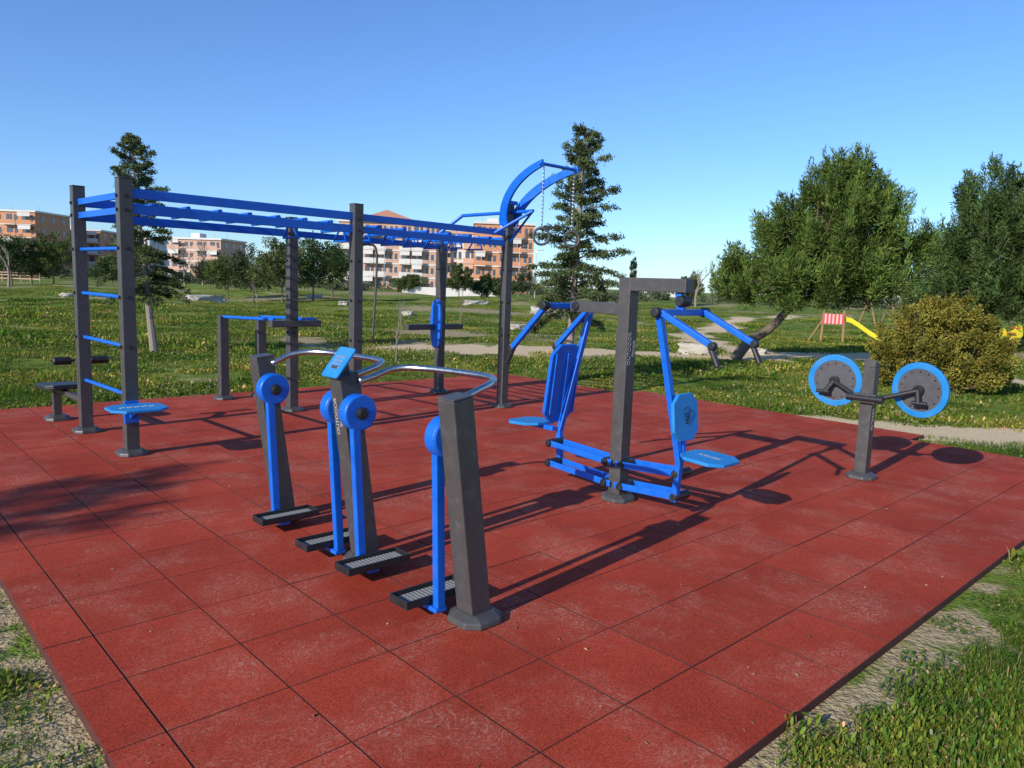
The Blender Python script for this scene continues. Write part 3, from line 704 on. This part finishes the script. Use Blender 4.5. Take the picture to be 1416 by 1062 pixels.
def lamp(u,yd,h):
    x=at_(u,yd); e=empty('street_lamp',world=gw(x,yd),rot=0); m=MB(); m.tube([(0,0,0),(0,0,h)],[.07,.045],8); m.tube(smoothpath([(0,0,h),(.15,0,h+.25),(.6,0,h+.35)]),.03,6); m.box((.75,0,h+.35),(.45,.16,.08)); m.make('pole',e,M_steel)
for u,yd,h in((712,110,7),(735,100,6),(526,110,7),(455,115,6.5),(1120,95,5)): lamp(u,yd,h)

# ---------------------------------------------------------------- grass
rng=np.random.default_rng(99)
coll=bpy.data.collections.new('grass_tufts')
def tuft(name,R,n,hmin,hmax,wd,kind,seed):
    r=np.random.default_rng(seed); V=[];F=[];Cc=[]
    for i in range(n):
        rr=R*math.sqrt(r.random()); t=r.uniform(0,6.283); x,y=rr*math.cos(t),rr*math.sin(t); k=r.uniform(.6,1.4)
        dry=r.random()<.14
        c=np.array([.38,.32,.16] if dry else [.125,.195,.030])*k; c[0]*=r.uniform(.75,1.4)
        if kind=='blade' or r.random()<.45:
            h=r.uniform(hmin,hmax); a=r.uniform(0,6.283); l=r.uniform(.3,1.3)*h; dx,dy=math.cos(a),math.sin(a); w=wd*r.uniform(.6,1.2)
            b0=len(V); V+= [(x-dy*w/2,y+dx*w/2,-.01),(x+dy*w/2,y-dx*w/2,-.01),(x+dx*l*.35+dy*w*.4,y+dy*l*.35-dx*w*.4,h*.6),(x+dx*l*.35-dy*w*.4,y+dy*l*.35+dx*w*.4,h*.6),(x+dx*l,y+dy*l,h*.85)]
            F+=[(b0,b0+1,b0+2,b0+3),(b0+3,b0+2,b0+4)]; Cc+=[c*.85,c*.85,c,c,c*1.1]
        else:
            h=r.uniform(hmin,hmax)*.6; a=r.uniform(0,6.283); tl=r.uniform(0,1.1); s=wd*r.uniform(.8,2.4); M=Matrix.Rotation(a,3,'Z')@Matrix.Rotation(tl,3,'Y')
            b0=len(V)
            for q in range(6):
                p=M@Vector((s*math.cos(q*1.047)*1.4,s*math.sin(q*1.047)*.7,0)); V.append((x+p.x,y+p.y,h+p.z)); Cc.append(c*1.05)
            F.append(tuple(b0+q for q in range(6)))
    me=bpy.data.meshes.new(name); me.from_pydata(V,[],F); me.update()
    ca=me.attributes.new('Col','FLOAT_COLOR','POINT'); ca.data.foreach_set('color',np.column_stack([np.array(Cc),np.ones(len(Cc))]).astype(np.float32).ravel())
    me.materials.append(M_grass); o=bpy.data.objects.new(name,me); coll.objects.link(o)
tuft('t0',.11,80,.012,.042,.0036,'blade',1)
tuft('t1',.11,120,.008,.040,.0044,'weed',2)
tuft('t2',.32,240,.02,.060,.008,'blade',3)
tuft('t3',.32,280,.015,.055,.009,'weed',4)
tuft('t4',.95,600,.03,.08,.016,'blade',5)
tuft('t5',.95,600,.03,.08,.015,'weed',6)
Np=60000
r=np.exp(rng.uniform(math.log(1.3),math.log(80),Np)); az=rng.uniform(-.85,.85,Np)
x=r*np.sin(az); y=r*np.cos(az)-.3
b_=x*CA+y*SA; a_=-x*SA+y*CA
def pn(x,y,s,k=0): return (np.sin(x*s+1.7+k)+np.sin(y*s*1.13+.4+k)+np.sin((x+y)*s*.71+2.1*k)+np.sin((x-y)*s*1.37+1.1))/4
lvl=np.where(r*rng.uniform(.85,1.15,Np)<6.5,0,np.where(r*rng.uniform(.8,1.2,Np)<18,1,2))
Rl=np.array([.11,.32,.95])[lvl]
dens=.48+.6*pn(b_,a_,2.3)+.55*pn(b_,a_,6.1,2.)
sl=soilmask(b_,a_)
keep=(~onmat(b_,a_,.03+Rl*.5))&(pathd(b_,a_)>Rl*.6-.05)
keep&=(rng.random(Np)<np.clip(dens+.42-sl*1.25,.04,1))
keep&=(rng.random(Np)<np.array([.72,.30,.17])[lvl])
x,y,r,b_,a_,lvl=x[keep],y[keep],r[keep],b_[keep],a_[keep],lvl[keep]; n=len(x)
idx=(lvl*2+(pn(b_,a_,2.3,4.)+rng.normal(size=n)*.3>-.05)).astype(np.int32)
me=bpy.data.meshes.new('grass'); me.vertices.add(n); me.vertices.foreach_set('co',np.column_stack([x,y,gh(x,y)]).ravel())
sc=rng.uniform(.65,1.2,n)*(1+.35*pn(b_,a_,.8,3.)); sz=sc*np.exp(.6*pn(b_,a_,1.7,1.)+rng.normal(size=n)*.25)
me.attributes.new('rot','FLOAT_VECTOR','POINT').data.foreach_set('vector',np.column_stack([np.zeros(n),np.zeros(n),rng.uniform(0,6.28,n)]).astype(np.float32).ravel())
me.attributes.new('scl','FLOAT_VECTOR','POINT').data.foreach_set('vector',np.column_stack([sc,sc,sz]).astype(np.float32).ravel())
me.attributes.new('idx','INT','POINT').data.foreach_set('value',idx)
o=obj('grass',me)
ng=bpy.data.node_groups.new('scatter_tufts','GeometryNodeTree')
ng.interface.new_socket('Geometry',in_out='INPUT',socket_type='NodeSocketGeometry'); ng.interface.new_socket('Geometry',in_out='OUTPUT',socket_type='NodeSocketGeometry')
gi=ng.nodes.new('NodeGroupInput'); go=ng.nodes.new('NodeGroupOutput'); ip=ng.nodes.new('GeometryNodeInstanceOnPoints'); ci=ng.nodes.new('GeometryNodeCollectionInfo')
ci.inputs['Collection'].default_value=coll; ci.inputs['Separate Children'].default_value=True; ci.inputs['Reset Children'].default_value=True
def na(nm,t):
    q=ng.nodes.new('GeometryNodeInputNamedAttribute'); q.data_type=t; q.inputs['Name'].default_value=nm; return [s_ for s_ in q.outputs if s_.enabled and s_.name=='Attribute'][0]
ng.links.new(gi.outputs[0],ip.inputs['Points']); ng.links.new(ci.outputs[0],ip.inputs['Instance']); ip.inputs['Pick Instance'].default_value=True
ng.links.new(na('idx','INT'),ip.inputs['Instance Index']); ng.links.new(na('rot','FLOAT_VECTOR'),ip.inputs['Rotation']); ng.links.new(na('scl','FLOAT_VECTOR'),ip.inputs['Scale'])
ng.links.new(ip.outputs[0],go.inputs[0])
md=o.modifiers.new('tufts','NODES'); md.node_group=ng

# fallen bits of leaf and straw on the rubber floor
n=260; lb=rng.uniform(.7,9.2,n); la=rng.uniform(1.3,10.2,n); k=rng.random(n)<.5; la[k]=1.3+rng.random(k.sum())**2*3; lb[k]=.7+rng.random(k.sum())*6
C=np.column_stack([lb*CA-la*SA,lb*SA+la*CA,np.full(n,.004)]); D=np.column_stack([rng.normal(size=(n,2)),rng.uniform(-.08,.08,n)])
leafmesh('fallen_leaves',C,D,rng.uniform(.008,.03,n),rng.uniform(.004,.012,n),np.array([.30,.21,.10])[None]*rng.uniform(.4,1.5,(n,1)),None,M_leaf)

# ---------------------------------------------------------------- light, sky, camera
sd=(.1*Vector((-SA,CA,0))+Vector((CA,SA,0))).normalized(); el=math.radians(24)
ray=Vector((sd.x*math.cos(el),sd.y*math.cos(el),-math.sin(el)))
L=bpy.data.lights.new('sun','SUN'); L.energy=5.0; L.angle=math.radians(.5); L.color=(1,.955,.87)
lo=bpy.data.objects.new('sun',L); S.collection.objects.link(lo); lo.rotation_euler=ray.to_track_quat('-Z','Y').to_euler(); lo.location=(-10,-10,12)
w=bpy.data.worlds.new('World'); S.world=w; w.use_nodes=True; nt=w.node_tree; bg=nt.nodes['Background']
sk=nt.nodes.new('ShaderNodeTexSky'); sk.sky_type='NISHITA'; sk.sun_disc=False; sk.sun_elevation=el; sk.sun_rotation=math.atan2(-sd.x,-sd.y); sk.air_density=1.0; sk.dust_density=.2; sk.ozone_density=3.0; sk.altitude=50
tint=nt.nodes.new('ShaderNodeVectorMath'); tint.operation='MULTIPLY'; tint.inputs[1].default_value=(.78,1.05,1.45)
nt.links.new(sk.outputs[0],tint.inputs[0]); nt.links.new(tint.outputs[0],bg.inputs[0]); bg.inputs[1].default_value=.128
cam=bpy.data.cameras.new('camera'); co=bpy.data.objects.new('camera',cam); S.collection.objects.link(co); S.camera=co
cam.sensor_fit='HORIZONTAL'; cam.sensor_width=36; cam.lens=36*1036/1416; cam.clip_end=5000; cam.clip_start=.05
co.matrix_world=Matrix.Translation((0,0,1.65))@Matrix.Rotation(math.radians(90-7.5),4,'X')@Matrix.Rotation(math.radians(2.08),4,'Z')
S.view_settings.view_transform='Standard'; S.view_settings.look='None'; S.view_settings.exposure=0
